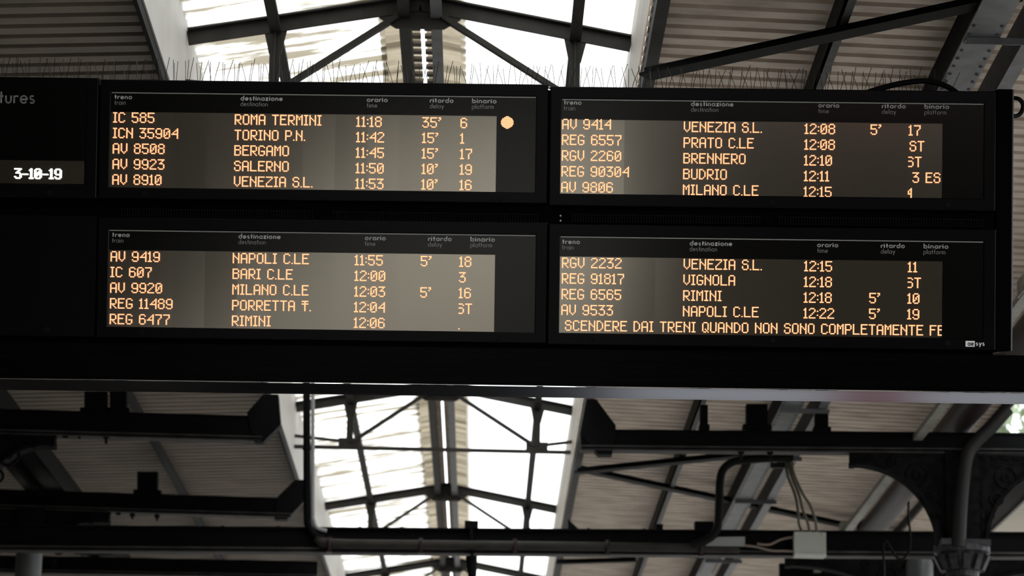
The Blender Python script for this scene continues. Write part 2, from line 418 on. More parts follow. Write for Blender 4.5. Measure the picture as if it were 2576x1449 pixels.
def display(label, corners, lineL, lineR, disp, hx, hb, fields, boltp, lamp=None, logo=False, wide=1.0):
    """disp = display window corners; hx,hb = first heading's left / baseline"""
    o = rect(*corners)
    t = thing('departure_display', B((o[0] + o[1]) / 2, o[3], -0.05), label, 'departure board', 'departure displays of the board')
    la, lb = uv(*lineL), uv(*lineR); vt = (la[1] + lb[1]) / 2
    d = rect(*disp)
    bot = d[3] - 0.001
    inner = (min(la[0], d[0]) - 0.001, lb[0] + 0.002, vt + 0.004, bot)
    obj('frame', frame_ring(o, inner, 0.0, -0.06, -0.02), MT['frame'], t)
    # header film with its printed headings and rule
    hr = (inner[0], inner[1], vt + 0.006, d[2])
    hd = obj('header_strip', strip_rect(MB(), hr, -0.010), MT['header'], t)
    ml = MB(); slab(ml, la[0], lb[0], vt + 0.0026, vt - 0.0026, -0.010, -0.006); obj('header_rule', ml, MT['rule'], hd)
    hu, hv = uv(hx, hb)
    for it, en, dx, dy, wi, we in HEAD:
        mb = stroke_text(MB(), it, hu + dx * K, hv, 8.6 * K, wi * K, 2.5 * K, -0.0085); obj('heading', mb, MT['inkhi'], hd)['label'] = 'bold white Italian column heading'
        mb = stroke_text(MB(), en, hu + dx * K, hv - 14.2 * K, 8.0 * K, we * K, 1.35 * K, -0.0085); obj('translation', mb, MT['ink'], hd)['label'] = 'thin grey English column heading'
    # blank pane right of the LEDs
    obj('side_pane', strip_rect(MB(), (d[1], inner[1], d[2], inner[3] - 0.01), -0.010), MT['darkpane'], t)
    ms = MB(); ms.uv = []; NM = 12; dv = (d[2] - d[3]) / PITCH      # LED modules side by side, each mounted a hair out of true
    for k in range(NM):
        ua, ub = inner[0] + (d[1] - inner[0]) * k / NM, inner[0] + (d[1] - inner[0]) * (k + 1) / NM
        e = (ub - ua) * math.radians(random.uniform(-.32, .32)) / 2; vb = inner[3] - 0.01
        ms.quad(B(ua, vb, -0.012 - e), B(ub, vb, -0.012 + e), B(ub, d[2], -0.012 + e), B(ua, d[2], -0.012 - e))
        x0, x1 = (ua - inner[0]) / PITCH, (ub - inner[0]) / PITCH; ms.uv += [(x0, 0), (x1, 0), (x1, dv), (x0, dv)]
    sc = obj('screen', ms, MT['screen'], t)
    for nm, txt, px, py, cl in fields:
        off = 0                                     # each word is its own piece
        for w in txt.split(' '):
            if w: obj(nm, led(w, px, py, clip=d[1] - 0.001 if cl else None, off=off, sx=0.9945 if nm == 'scrolling_text' else wide), MT['led'], sc)
            off += sum(len(G[ch].split('|')[0]) + 1 for ch in w) + 4
    bolts(t, boltp)
    if lamp:
        u0, v0 = uv(*lamp); mb = MB(); R = 15.5 * K; P = PITCH * 0.82
        for a in range(-7, 8):
            for b in range(-8, 9):
                u = u0 + (b + (a % 2) * .5) * P; v = v0 + a * P * 0.9
                if math.hypot(u - u0, v - v0) < R:
                    i = len(mb.v); mb.v += [B(u + .6 * P * math.cos(math.pi / 3 * q), v + .47 * P * math.sin(math.pi / 3 * q), -0.003) for q in range(6)]
                    mb.f.append(tuple(range(i, i + 6)))
        obj('status_lamp', mb, MT['led'], t)['label'] = 'round lit amber lamp'
    if logo:
        mb = MB(); a = uv(2429, 857.5); b = uv(2452, 872.5)
        slab(mb, a[0], b[0], a[1], b[1], 0.0, 0.0015); lg = obj('logo', mb, MT['logo'], t)
        m2 = stroke_text(MB(), 'ae', uv(2434, 870)[0], uv(2434, 870)[1], 8.5 * K, 15.5 * K, 1.9 * K, 0.0022); obj('lettering', m2, MT['house'], lg)['label'] = 'black lettering'
        m2 = stroke_text(MB(), 'sys', uv(2454.5, 870)[0], uv(2454.5, 870)[1], 8.5 * K, 22 * K, 2.0 * K, 0.0022); obj('lettering', m2, MT['logo'], lg)['label'] = 'white lettering'
    return t


def rows(xs, ys, data, pitch=39.45):
    """xs = first-dot x of the five columns, ys = first-dot y of row one in each"""
    out = []; nm = ('train_text', 'destination_text', 'time_text', 'delay_text', 'platform_text')
    for i, r in enumerate(data):
        for k, tx in enumerate(r):
            if tx: 
                dx = 0
                if isinstance(tx, tuple): tx, dx = tx
                out.append((nm[k], tx, xs[k] + dx - 0.55 * i, ys[k] + pitch * i, k == 4))
    return out


A = display('upper departure display left of the divider, first row to ROMA TERMINI and lit amber lamp',
    ((252, 200), (1378, 212), (248, 498), (1376, 511)), (281, 231.5), (1348, 246), ((277, 281), (1249, 291), (276, 470), (1247, 482.5)), 287, 249,
    rows((286, 592, 898, 1064, 1160), (283.5, 288.5, 294, 296, 297.5), [
        ('IC 585', 'ROMA TERMINI', '11:18', "35'", '6'), ('ICN 35904', 'TORINO P.N.', '11:42', "15'", '1'), ('AV 8508', 'BERGAMO', '11:45', "15'", '17'),
        ('AV 9923', 'SALERNO', '11:50', "10'", '19'), ('AV 8910', 'VENEZIA S.L.', '11:53', "10'", '16')], 39.0),
    ((364, 487), (811, 492), (1258, 498)), lamp=(1276, 308), wide=1.015)
Bd = display('upper departure display right of the divider, first row AV 9414 to VENEZIA at 12:08',
    ((1386, 215), (2506, 232), (1381, 512), (2503, 534)), (1415, 245), (2475, 267), ((1412, 295), (2371, 315), (1410, 485), (2371, 499)), 1418, 263,
    rows((1416, 1722, 2026, 2192, 2288), (300, 307, 312, 314, 316), [
        ('AV 9414', 'VENEZIA S.L.', '12:08', "5'", '17'), ('REG 6557', 'PRATO C.LE', '12:08', '', ('ST', 3)), ('RGV 2260', 'BRENNERO', '12:10', '', 'sT'),
        ('REG 90304', 'BUDRIO', '12:11', '', ('3 ES', 11)), ('AV 9806', 'MILANO C.LE', '12:15', '', 'j')], 39.6),
    ((1499, 501), (1943, 509), (2385, 517)))
Cc = display('lower departure display left of the divider, first row AV 9419 to NAPOLI at 11:55',
    ((247, 545), (1376, 560), (242, 848), (1373, 864)), (275, 579), (1347, 593), ((273, 629), (1245, 640), (271, 821), (1243, 834.5)), 281, 596,
    rows((279.5, 587, 894, 1060, 1157), (633, 637.5, 642.5, 645, 646.5), [
        ('AV 9419', 'NAPOLI C.LE', '11:55', "5'", '18'), ('IC 607', 'BARI C.LE', '12:00', '', '3'), ('AV 9920', 'MILANO C.LE', '12:03', "5'", '16'),
        ('REG 11489', 'PORRETTA t.', '12:04', '', 'sT'), ('REG 6477', 'RIMINI', '12:06', '', '.')], 39.4),
    ((358, 838), (807, 843), (1255, 850)), wide=1.015)
fD = rows((1415.5, 1721.5, 2025, 2190, 2286), (649, 652.5, 657.5, 659, 660), [
        ('RGV 2232', 'VENEZIA S.L.', '12:15', '', '11'), ('REG 91817', 'VIGNOLA', '12:18', '', 'sT'), ('REG 6565', 'RIMINI', '12:18', "5'", '10'),
        ('AV 9533', 'NAPOLI C.LE', '12:22', "5'", '19')], 39.5)
fD.append(('scrolling_text', 'SCENDERE DAI TRENI QUANDO NON SONO COMPLETAMENTE FE', 1423, 807, True))
D = display('lower departure display right of the divider, scrolling message in its bottom row',
    ((1381, 561.5), (2504, 579), (1378, 866), (2505, 881)), (1410, 594), (2474, 610.5), ((1409, 643), (2371, 659), (1409, 837), (2371, 849)), 1414, 613.5,
    fD, ((1497, 852), (1944, 857), (2385, 863)), logo=True)

# the date unit at the left, cut by the picture's edge
o = rect((-480, 188), (247, 196.5), (-480, 490), (242, 498))
t = thing('date_display', B((o[0] + o[1]) / 2, o[3], -0.05), 'black display unit with grey heading lettering and white LED date', 'departure board')
inn = rect((-450, 214), (219, 221), (-450, 455), (213, 463))
obj('frame', frame_ring(o, inn, 0.0, -0.06, -0.02), MT['frame'], t)
up = rect((-450, 214), (219, 221), (-450, 397), (213, 404))
hd = obj('header_strip', strip_rect(MB(), (inn[0] - .001, inn[1] + .001, inn[2] + .001, up[3]), -0.010), MT['header'], t)
u1, v1 = uv(86.5, 261); xh = 22 * K
obj('heading', stroke_text(MB(), 'Departures', u1 - 208 * K, v1, xh, 208 * K, 4.2 * K, -0.008), MT['ink'], hd)
dr = (inn[0] - .001, uv(211, 430)[0], up[3], inn[3] - .001)
ms = strip_rect(MB(), dr, -0.012); du, dv = (dr[1] - dr[0]) / PITCH, (dr[2] - dr[3]) / PITCH; ms.uv = [(0, 0), (du, 0), (du, dv), (0, dv)]
sc = obj('screen', ms, MT['screen'], t)
obj('date_text', led('3-10-19', 37, 424.5, bold=True, sx=1.02), MT['ledw'], sc)['label'] = 'white lit LED date 3-10-19'
bolts(t, [(124, 485)])
# blank unit below it
o = rect((-480, 535), (243, 542.5), (-480, 838), (238, 846))
t = thing('blank_unit', B((o[0] + o[1]) / 2, o[3], -0.05), 'plain black blank unit below the date display', 'panel')
mb = MB(); slab(mb, o[0], o[1], o[2], o[3], -0.06, -0.002); slab(mb, o[0] + .006, o[1] - .006, o[2] - .006, o[3] + .006, -0.002, 0.0)
obj('cover', mb, MT['frame'], t); bolts(t, [(117, 829)])

# housing behind the units, with vent grilles in the gap and the end cheek
hb = rect((-480, 200), (2505, 229), (-480, 868), (2505, 884))
hs = thing('board_housing', B((hb[0] + hb[1]) / 2, hb[3], -0.3), 'black steel housing behind the display units with vent grilles between the rows', 'housing')
mb = MB(); slab(mb, hb[0], hb[1], hb[2] - 0.01, hb[3], -0.62, -0.065); obj('body', mb, MT['house'], hs)
for (xa, ya, xb, yb) in ((304, 526, 785, 532), (839, 533, 1352, 540), (1440, 540, 1912, 546), (1962, 547, 2474, 553)):
    u0, v0 = uv(xa, ya); u1, v1 = uv(xb, yb); vt = (v0 + v1) / 2; mb = MB()
    n = int((u1 - u0) / (6.9 * K))
    for k in range(n + 1):
        u = u0 + (u1 - u0) * k / n; slab(mb, u - 1.6 * K, u + 1.6 * K, vt, vt - 16 * K, -0.066, -0.03)
    slab(mb, u0 - .01, u1 + .01, vt + .006, vt, -0.066, -0.028); slab(mb, u0 - .01, u1 + .01, vt - 16 * K, vt - 17.5 * K, -0.066, -0.028)
    obj('vent_grille', mb, MT['grille'], hs)
for p in ((1410, 541.5), (1410, 554)):
    u, v = uv(*p); mb = MB().prism([B(u + .005 * math.cos(math.pi / 4 * k), v + .005 * math.sin(math.pi / 4 * k), -0.066) for k in range(8)], BN * 0.03)
    obj('screw', mb, MT['screwhead'], hs)
mb = MB(); ec = rect((2510, 222), (2552, 222), (2510, 882), (2553, 882)); slab(mb, ec[0], ec[1] - .010, ec[2], ec[3], -0.62, -0.045)
obj('end_cheek', mb, MT['house'], hs)
r = .012; rnd = [(ec[1] - r + r * math.sin(a), -.045 - r + r * math.cos(a)) for a in np.linspace(0, math.pi / 2, 7)]
mb = MB().prism([B(u, ec[3], n) for u, n in [(ec[1] - r, -.62)] + rnd + [(ec[1], -.62)]], BU * (ec[2] - ec[3])); obj('corner_edge', mb, MT['edge'], hs)
u, v = uv(1381.5, 218); obj('top_screw', MB().prism([B(u + .006 * math.cos(math.pi / 4 * k), v + .005 * math.sin(math.pi / 4 * k), -0.066) for k in range(8)], BN * 0.05), MT['screwhead'], hs)
# carrier beam under the board with its aluminium edge
bm = rect((-900, 858), (3300, 902), (-900, 945), (3300, 999))
cb = thing('carrier_beam', B((bm[0] + bm[1]) / 2, bm[3], -0.2), 'long black carrier beam under the displays with a silver lower edge', 'beam')
bt = rect((0, 864), (2576, 888), (0, 953.5), (2576, 988))
mb = MB(); slab(mb, bm[0], bm[1], bt[2], bt[3] + .004, -0.5, -0.03)
slab(mb, bm[0], bm[1], bt[2] - 0.055, bt[2] - 0.061, -0.03, -0.0265); slab(mb, bm[0], bm[1], bt[2] - 0.10, bt[2] - 0.104, -0.03, -0.0275)
slab(mb, uv(1076, 900)[0] - .0015, uv(1076, 900)[0] + .0015, bt[2] - .01, bt[3] + .03, -0.03, -0.0285)
obj('beam_box', mb, MT['beamface'], cb)
er = rect((0, 955), (2576, 988.5), (0, 980), (2576, 1017.5)); mb = MB()
vm = (er[2] + er[3]) / 2
hR = er[2] - er[3]; tn = math.tan(math.radians(8.1))         # the rail's face stands a little steeper than the displays
sec = [(er[2], -.03), (er[2], .022 - hR * tn), (er[2] - .007, .022 - (hR - .007) * tn), (er[2] - .0075, .0205 - (hR - .0075) * tn), (er[3] + .008, .0205 - .008 * tn), (er[3] + .0075, .022 - .0075 * tn), (er[3], .022), (er[3], -.03)]
mb.prism([B(bm[0], v, n) for v, n in sec], BR * (bm[1] - bm[0]))
obj('edge_rail', mb, MT['alu'], cb)['label'] = 'silver aluminium edge rail'
for sgn, nm in ((bm[0] + .3, 0), (bm[1] - .3, 1)):      # posts outside the view carry the beam
    p = B(sgn, bm[3], -0.25); obj('post', MB().box((p.x, p.y, (p.z + .1) / 2), (.2, .2, p.z + .1)), MT['iron'], cb)

# cable loop on the end cheek and the cable lying over the top edge
cl = uv(2574, 255); mb = MB(); c = B(cl[0], cl[1], -0.30)
pts = [c + BR * 0.046 * math.cos(a) + BU * 0.05 * math.sin(a) + BN * 0.012 * math.sin(2 * a) for a in np.linspace(math.pi * 0.98, -math.pi * 1.0, 26)]
pts = [B(ec[1] - 0.01, cl[1] + .008, -0.30)] + pts
tag(obj('cable_loop', mb.tube(pts, 0.0125, 8), MT['rubber'], smooth=True, loc=c), 'short black cable loop sticking out of the board end', 'cable')
pp = [(2080, 243), (2160, 231), (2215, 214), (2275, 199), (2335, 192), (2380, 200), (2412, 216), (2440, 240)]
def smooth_pts(P, n=6):
    out = []
    for i in range(len(P) - 1):
        p0, p1, p2, p3 = P[max(i - 1, 0)], P[i], P[i + 1], P[min(i + 2, len(P) - 1)]
        for k in range(n):
            s = k / n; out.append(0.5 * ((2 * p1) + (p2 - p0) * s + (2 * p0 - 5 * p1 + 4 * p2 - p3) * s * s + (3 * p1 - p0 - 3 * p2 + p3) * s ** 3))
    return out + [P[-1]]
pts = smooth_pts([B(*uv(*p), -0.22) for p in pp])
tag(obj('power_cable', MB().tube(pts, 0.0165, 8), MT['rubber'], smooth=True, loc=pts[0]), 'black power cable arching over the top edge of the board', 'cable')

# bird spikes along the top
wires = []
for j in range(12):
    mb = MB(); a = random.uniform(-0.05, 0.05)
    wires.append(a)
ed = [(-60, 193), (247, 197), (1380, 213), (2440, 229)]
NS = 13
for k in range(NS):
    xa = -40 + (2420 + 40) * k / NS; xb = -40 + (2420 + 40) * (k + 1) / NS
    f = lambda x: 196 + (x - 247) * 0.0145
    ua, va = uv(xa, f(xa)); ub, vb = uv(xb, f(xb)); z0 = -0.33
    ordn = ['first', 'second', 'third', 'fourth', 'fifth', 'sixth', 'seventh', 'eighth', 'ninth', 'tenth', 'eleventh', 'twelfth', 'thirteenth'][k]
    t = thing('bird_spike_strip', B((ua + ub) / 2, (va + vb) / 2 - .012, z0), 'strip of thin wire bird spikes on the board top, %s from the left picture edge' % ordn, 'bird spikes', 'bird spikes along the board top')
    mb = MB(); mb.bar(B(ua + .004, va - .012, z0), B(ub - .004, vb - .012, z0), 0.05, 0.008, BU); obj('base_strip', mb, MT['spikebase'], t)
    n = 6
    for c in range(n):
        for q in range(3):
            s = (c + .5 + (q - 1) * .12) / n; u = ua + (ub - ua) * s; v = va + (vb - va) * s - .012
            lean = (q - 1) * 0.030 + random.uniform(-.022, .022); hh = random.uniform(.135, .165)
            mid = B(u + lean * .4, v + hh * .5, z0 + (q - 1) * .03)
            obj('spike', MB().tube([B(u, v, z0), mid, B(u + lean, v + hh, z0 + (q - 1) * .065 + random.uniform(-.01, .01))], 0.0017, 5), MT['spike'], t)

# ================================================================== the canopy
HX = -0.51                                   # skylight ridge, across
HRZ = 6.6 + 1.6                              # ridge height
Y0, Y1 = -6.0, 62.0
SL = 0.183                                   # skylight slope
XL, XR = -2.045, 0.89                         # curbs
zE = HRZ - SL * 1.5                          # skylight eaves
zR = zE - 0.65                               # roof sheets at the curb


def corrugated(mb, xa, za, xb, zb, ya, yb, prof):
    """ribs run across the platform; prof = list of (dy, dz) over one pitch, last = (pitch, 0)"""
    pitch = prof[-1][0]; n0 = len(mb.v); y = ya; pts = [(ya, 0)]
    while y < yb - 1e-6:
        for dy, dz in prof[1:]: pts.append((y + dy, dz))
        y += pitch
    for yy, dz in pts: mb.v += [Vector((xa, yy, za + dz)), Vector((xb, yy, zb + dz))]
    for i in range(len(pts) - 1): mb.f.append((n0 + 2 * i, n0 + 2 * i + 1, n0 + 2 * i + 3, n0 + 2 * i + 2))
    return mb


TRAP = [(0, 0), (.105, 0), (.118, .045), (.160, .045), (.173, 0)]
SINE = [(k * .02, .014 * (1 - math.cos(2 * math.pi * k / 8)) / 2 * 2) for k in range(9)]
sl_l, sl_r = 0.045, 0.028
zroof = lambda x: zR - (sl_l * (XL - x) if x < HX else sl_r * (x - XR))
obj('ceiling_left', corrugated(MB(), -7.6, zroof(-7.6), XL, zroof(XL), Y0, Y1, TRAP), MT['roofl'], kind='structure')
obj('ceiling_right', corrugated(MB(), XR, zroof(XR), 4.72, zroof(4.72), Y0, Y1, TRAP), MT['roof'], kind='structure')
obj('ceiling_back', corrugated(MB(), 4.72, zroof(4.72), 5.24, zroof(5.24), 27.4, Y1, TRAP), MT['roof'], kind='structure')
zo = 6.87
obj('ceiling_outer', corrugated(MB(), 5.51, zo, 8.6, zo + .15, Y0, Y1, TRAP), MT['pale'], kind='structure')
# skylight glazing, bay by bay
TY = [5.7, 11.5, 17.38, 23.1, 28.85, 34.75, 40.55, 46.3]
ys = [Y0] + TY + [Y1]
wn = 0
for i in range(len(ys) - 1):
    for sgn in (-1, 1):
        wn += 1
        xa, xb = HX + sgn * 0.26, HX + sgn * (1.56 if sgn < 0 else 1.42)
        obj('window_%d' % wn, corrugated(MB(), xa, HRZ - SL * .26, xb, HRZ - SL * abs(xb - HX), ys[i], ys[i + 1], SINE), MT['glass_l'] if sgn < 0 else MT['glass_r'], kind='structure')
wn += 1
for sgn, nm in ((-1, 'trim_1'), (1, 'trim_2')):                     # ridge capping, one sheet each side of the open slit
    mb = MB(); corrugated(mb, HX + sgn * .02, HRZ + .012, HX + sgn * .30, HRZ - SL * .30 + .012, Y0, Y1, SINE)
    obj(nm, mb, MT['cap'], kind='structure')
for sgn, nm in ((-1, 'trim_3'), (1, 'trim_4')):                     # opaque ribbed lining inside the ridge
    mb = MB(); yy = 10.0
    while yy < 52:
        mb.box((HX + sgn * .05, yy, HRZ - .035), (.075, .07, .02)); yy += 0.16
    obj(nm, mb, MT['capop'], kind='structure')
# curbs
mb = MB().box((XL - .01, (Y0 + Y1) / 2, (zE + zR) / 2 + .02), (.02, Y1 - Y0, zE - zR + .06)); obj('trim_5', mb, MT['white'], kind='structure')
mb = MB().box((XR + .01, (Y0 + Y1) / 2, (zE + zR) / 2 + .06), (.02, Y1 - Y0, zE - zR - .06)); obj('trim_6', mb, MT['cream'], kind='structure')


def long_bar(name, x, ztop, w, h, m, label, cat='purlin', group=None, sect='L'):
    t = thing(name, (x, 8, ztop - h), label, cat, group)
    mb = MB(); mb.box((x - w / 2 + .008, (Y0 + Y1) / 2, ztop - h / 2), (.016, Y1 - Y0 - .2, h)); obj('web', mb, MT['greydk'], t)
    mb = MB(); mb.box((x, (Y0 + Y1) / 2, ztop - h + .006), (w, Y1 - Y0 - .2, .012)); obj('flange', mb, m, t)
    return t


t = thing('curb_rail', (XL, 8, zR - .1), 'dark steel rail under the white left curb of the skylight', 'rail')
obj('web', MB().box((XL - .022, 28, zR - .05), (.025, 66, .09)), MT['iron'], t)
t = thing('curb_rail', (XR, 8, zR - .1), 'dark steel rail under the cream right curb of the skylight', 'rail')
obj('web', MB().box((XR + .045, 28, zR - .05), (.07, 66, .12)), MT['iron'], t); obj('lip', MB().box((XR + .045, 28, zR - .115), (.075, 66, .01)), MT['steel'], t)
long_bar('roof_purlin', 1.95, zroof(1.95), .062, .17, MT['midgrey'], 'narrow grey purlin under the right roof between skylight and riveted girder')
long_bar('roof_purlin', -3.31, zroof(-3.31), .075, .15, MT['greydk'], 'narrow dark purlin under the left roof beside the skylight')


def girder(label, X, side, m):
    """riveted plate, second angle beside it, cross plates in between"""
    z = zroof(X) - .24
    t = thing('lattice_girder', (X, 8, z), label, 'girder')
    mb = MB().box((X, 28, z), (.20, 66, .014))
    for s in (-1, 1):
        y = 14.5
        while y < 34: mb.lathe((X + s * .078, y, z - .014), [(.012, 0), (.012, .004), (.007, .0)], 8); y += .135
    obj('bottom_plate', mb, m, t)
    obj('web', MB().box((X - side * .07, 28, z + .12), (.016, 66, .24)), MT['iron'], t)
    obj('angle', MB().box((X + side * .285, 28, z), (.085, 66, .012)).box((X + side * .25, 28, z + .1), (.012, 66, .2)), m, t)
    for y in (14.72, 17.0, 19.3, 21.9, 24.5, 26.7, 29.05, 31.2, 33.0):
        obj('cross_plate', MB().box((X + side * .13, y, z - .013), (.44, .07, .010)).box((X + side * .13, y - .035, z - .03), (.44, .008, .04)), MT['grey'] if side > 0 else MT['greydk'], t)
    return t


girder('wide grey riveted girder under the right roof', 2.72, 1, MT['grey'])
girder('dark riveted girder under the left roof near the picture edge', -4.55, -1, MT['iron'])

# skylight purlins and ridge members
for sgn, w in ((-1, 'left'), (1, 'right')):
    k = .95 if sgn < 0 else 1.03
    t = thing('skylight_purlin', (HX + sgn * k, 8, HRZ - SL * k - .14), 'dark steel purlin along the %s slope of the skylight' % w, 'purlin')
    obj('web', MB().box((HX + sgn * k, 26, HRZ - SL * k - .075), (.03, 64, .12)), MT['steel'], t)
    obj('flange', MB().box((HX + sgn * k, 26, HRZ - SL * k - .138), (.075, 64, .012)), MT['steel'], t)
    k = .095
    t = thing('ridge_member', (HX + sgn * k, 8, HRZ - .2), 'dark steel ridge member %s of the bright ridge slit' % w, 'purlin')
    obj('web', MB().box((HX + sgn * k, 26, HRZ - .11), (.05, 64, .14)), MT['steel'], t)
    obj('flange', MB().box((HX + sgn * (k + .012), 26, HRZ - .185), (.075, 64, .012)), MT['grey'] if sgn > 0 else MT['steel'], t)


def truss(Y, label):
    ap = HRZ - .09; sl = SL
    t = thing('skylight_truss', (HX, Y, ap - .7), label, 'truss', 'trusses across the skylight')
    P = lambda dx, dz: Vector((HX + dx, Y, ap + dz))
    for s, e, k in ((-1, 1.53, .95), (1, 1.40, 1.03)):
        mb = MB(); mb.bar(P(0, 0), P(s * e, -sl * e), .012, .10); mb.bar(P(0, .05), P(s * e, -sl * e + .05), .10, .012); obj('rafter', mb, MT['steel'], t)
        mb = MB(); zt = -sl * k - .03; mb.bar(P(s * k, zt), P(s * k, -.65), .07, .012, (0, 1, 0)).bar(P(s * k, zt), P(s * k, -.65), .012, .07, (0, 1, 0))
        mb.prism([P(s * k - .075, -sl * k - .04 + s * sl * .075), P(s * k + .075, -sl * k - .04 - s * sl * .075), P(s * k + .04, zt - .17), P(s * k - .04, zt - .17)], (0, .012, 0)); obj('post', mb, MT['steel'], t)
        obj('diagonal', MB().bar(P(s * .10, -.06), P(s * (k - .03), -.635), .055, .035), MT['steel'], t)
        obj('side_strut', MB().bar(P(s * (k + .02), -.635), P(s * e, -.585), .035, .03), MT['steel'], t)
        obj('joint_plate', MB().box(P(s * k, -.64), (.23, .03, .085)), MT['steel'], t)
    obj('tie_rod', MB().bar(P(-1.53, -.70), P(1.39, -.70), .04, .036), MT['steel'], t)
    obj('apex_plate', MB().prism([P(-.27, .0), P(-.27, -.10), P(-.16, -.17), P(.16, -.17), P(.27, -.10), P(.27, .0), P(0, .05)], (0, .03, 0)), MT['steel'], t)
    return t


truss(17.38, 'dark skylight truss above the board, nearest the camera')
truss(23.1, 'dark skylight truss standing behind the departure displays')
truss(28.85, 'dark skylight truss just below the silver rail, with its tie rod showing')
truss(34.75, 'dark skylight truss just above the conduit beam, apex at mid height')
truss(40.55, 'dark skylight truss seen below the conduit beam')

# diagonal bracing under the right roof
def brace(name, a, b, Hh, w, label, m=None):
    p, q = atZ(*a, Hh), atZ(*b, Hh); tag(obj(name, MB().bar(p, q, w, .014).bar(p, q, .014, .05, ou=.03), m or MT['iron'], loc=p), label, 'brace')
brace('roof_brace', (1622, 193), (2560, -8), 5.42, .125, 'broad black diagonal brace above the right display')
brace('roof_brace', (1452, 1190), (2060, 1128), 5.42, .13, 'black diagonal brace rising right from the skylight curb under the cross beam')
brace('roof_brace', (1462, 1184), (2330, 1368), 5.46, .12, 'black diagonal brace falling right from the skylight curb behind the bent pipe')
brace('roof_brace', (1400, 1418), (1600, 1412), 5.42, .09, 'black diagonal brace at the bottom edge of the picture, right of the skylight')

# ------------------------------------------------------------------ frames: cross beams, end plates, hangers
def cross_beam(name, Y, a, b, hpx, label, endpoly=None, hang=(), bolts_=(), group='cross beams on the columns'):
    """a, b = top edge ends in the photograph's frame at depth Y"""
    p, q = atY(*a, Y), atY(*b, Y); h = hpx * Y / F; dz = Vector((0, 0, h / 2))
    t = thing(name, (p + q) / 2 - dz * 2, label, 'beam', group)
    mb = MB(); mb.bar(p - dz, q - dz, .09, h - .03); mb.bar(p, q, .13, .016, ou=-.008); obj('web', mb, MT['iron'], t)
    mb = MB(); mb.bar(p - dz * 2, q - dz * 2, .15, .014, ou=.007); mb.bar(p - dz * 2, q - dz * 2, .05, .012, ou=.034, ow=.08); obj('lower_flange', mb, MT['flange'], t)
    if endpoly: obj('end_plate', MB().prism([atY(x, y, Y - .07) for x, y in endpoly], (0, .14, 0)), MT['iron'], t)
    for x0, x1, y0, y1 in hang:
        c = [atY(x0, y0, Y), atY(x1, y0, Y), atY(x1, y1, Y), atY(x0, y1, Y)]
        mb = MB().prism(c, (0, .12, 0)); w = c[1].x - c[0].x
        mb.box(((c[3].x + c[2].x) / 2, Y + .03, c[3].z + .03), (w * 1.35, .14, .05)); obj('hanger', mb, MT['iron'], t)
    for x, y0, y1 in bolts_:
        c, d = atY(x, y0, Y - .03), atY(x, y1, Y - .03); mb = MB().tube([c, d], .012, 8); mb.box((c + d) / 2 + Vector((0, 0, .02)), (.05, .05, .03)); obj('hanger_bolt', mb, MT['iron'], t)
    return t


YF = [24.65, 28.5, 32.35]
cross_beam('cross_beam', YF[0], (-480, 1019), (662, 1050), 66, 'black cross beam at the left, uppermost, ending in a chamfered plate by the skylight',
           [(621, 1038), (662, 992), (700, 992), (706, 1068), (662, 1112), (640, 1112)], [(212, 268, 984, 1042), (276, 318, 984, 1042)], [(200, 1092, 1104), (267, 1094, 1116)])
cross_beam('cross_beam', YF[0], (1461, 1083), (2760, 1094), 55, 'black cross beam at the right below the silver rail',
           [(1476, 1004), (1500, 1004), (1549, 1070), (1549, 1090), (1540, 1143), (1505, 1143), (1459, 1092)],
           [(1762, 1781, 1018, 1084), (1878, 1931, 1016, 1084), (2052, 2084, 1040, 1090)], [(1864, 1134, 1154), (1937, 1136, 1156)])
cross_beam('cross_beam', YF[1], (-400, 1221), (735, 1256), 50, 'black cross beam at the left, second down, with an end plate beside the downpipe',
           [(698, 1250), (742, 1207), (764, 1207), (764, 1262), (722, 1306), (690, 1306)], [(345, 396, 1186, 1246)], [(333, 1296, 1306), (395, 1297, 1310)])
cross_beam('cross_beam', YF[1], (1440, 1352), (2760, 1366), 42, 'black cross beam at the right, mostly behind the conduit beam',
           [(1428, 1305), (1455, 1330), (1458, 1352), (1450, 1394), (1432, 1380)], [(1650, 1668, 1318, 1355), (1748, 1795, 1311, 1355)])
cross_beam('cross_beam', YF[2], (-300, 1393), (800, 1414), 44, 'black cross beam along the bottom left edge of the picture')
cross_beam('cross_beam', YF[2], (1960, 1419), (2760, 1436), 44, 'black cross beam at the bottom right corner behind the column')


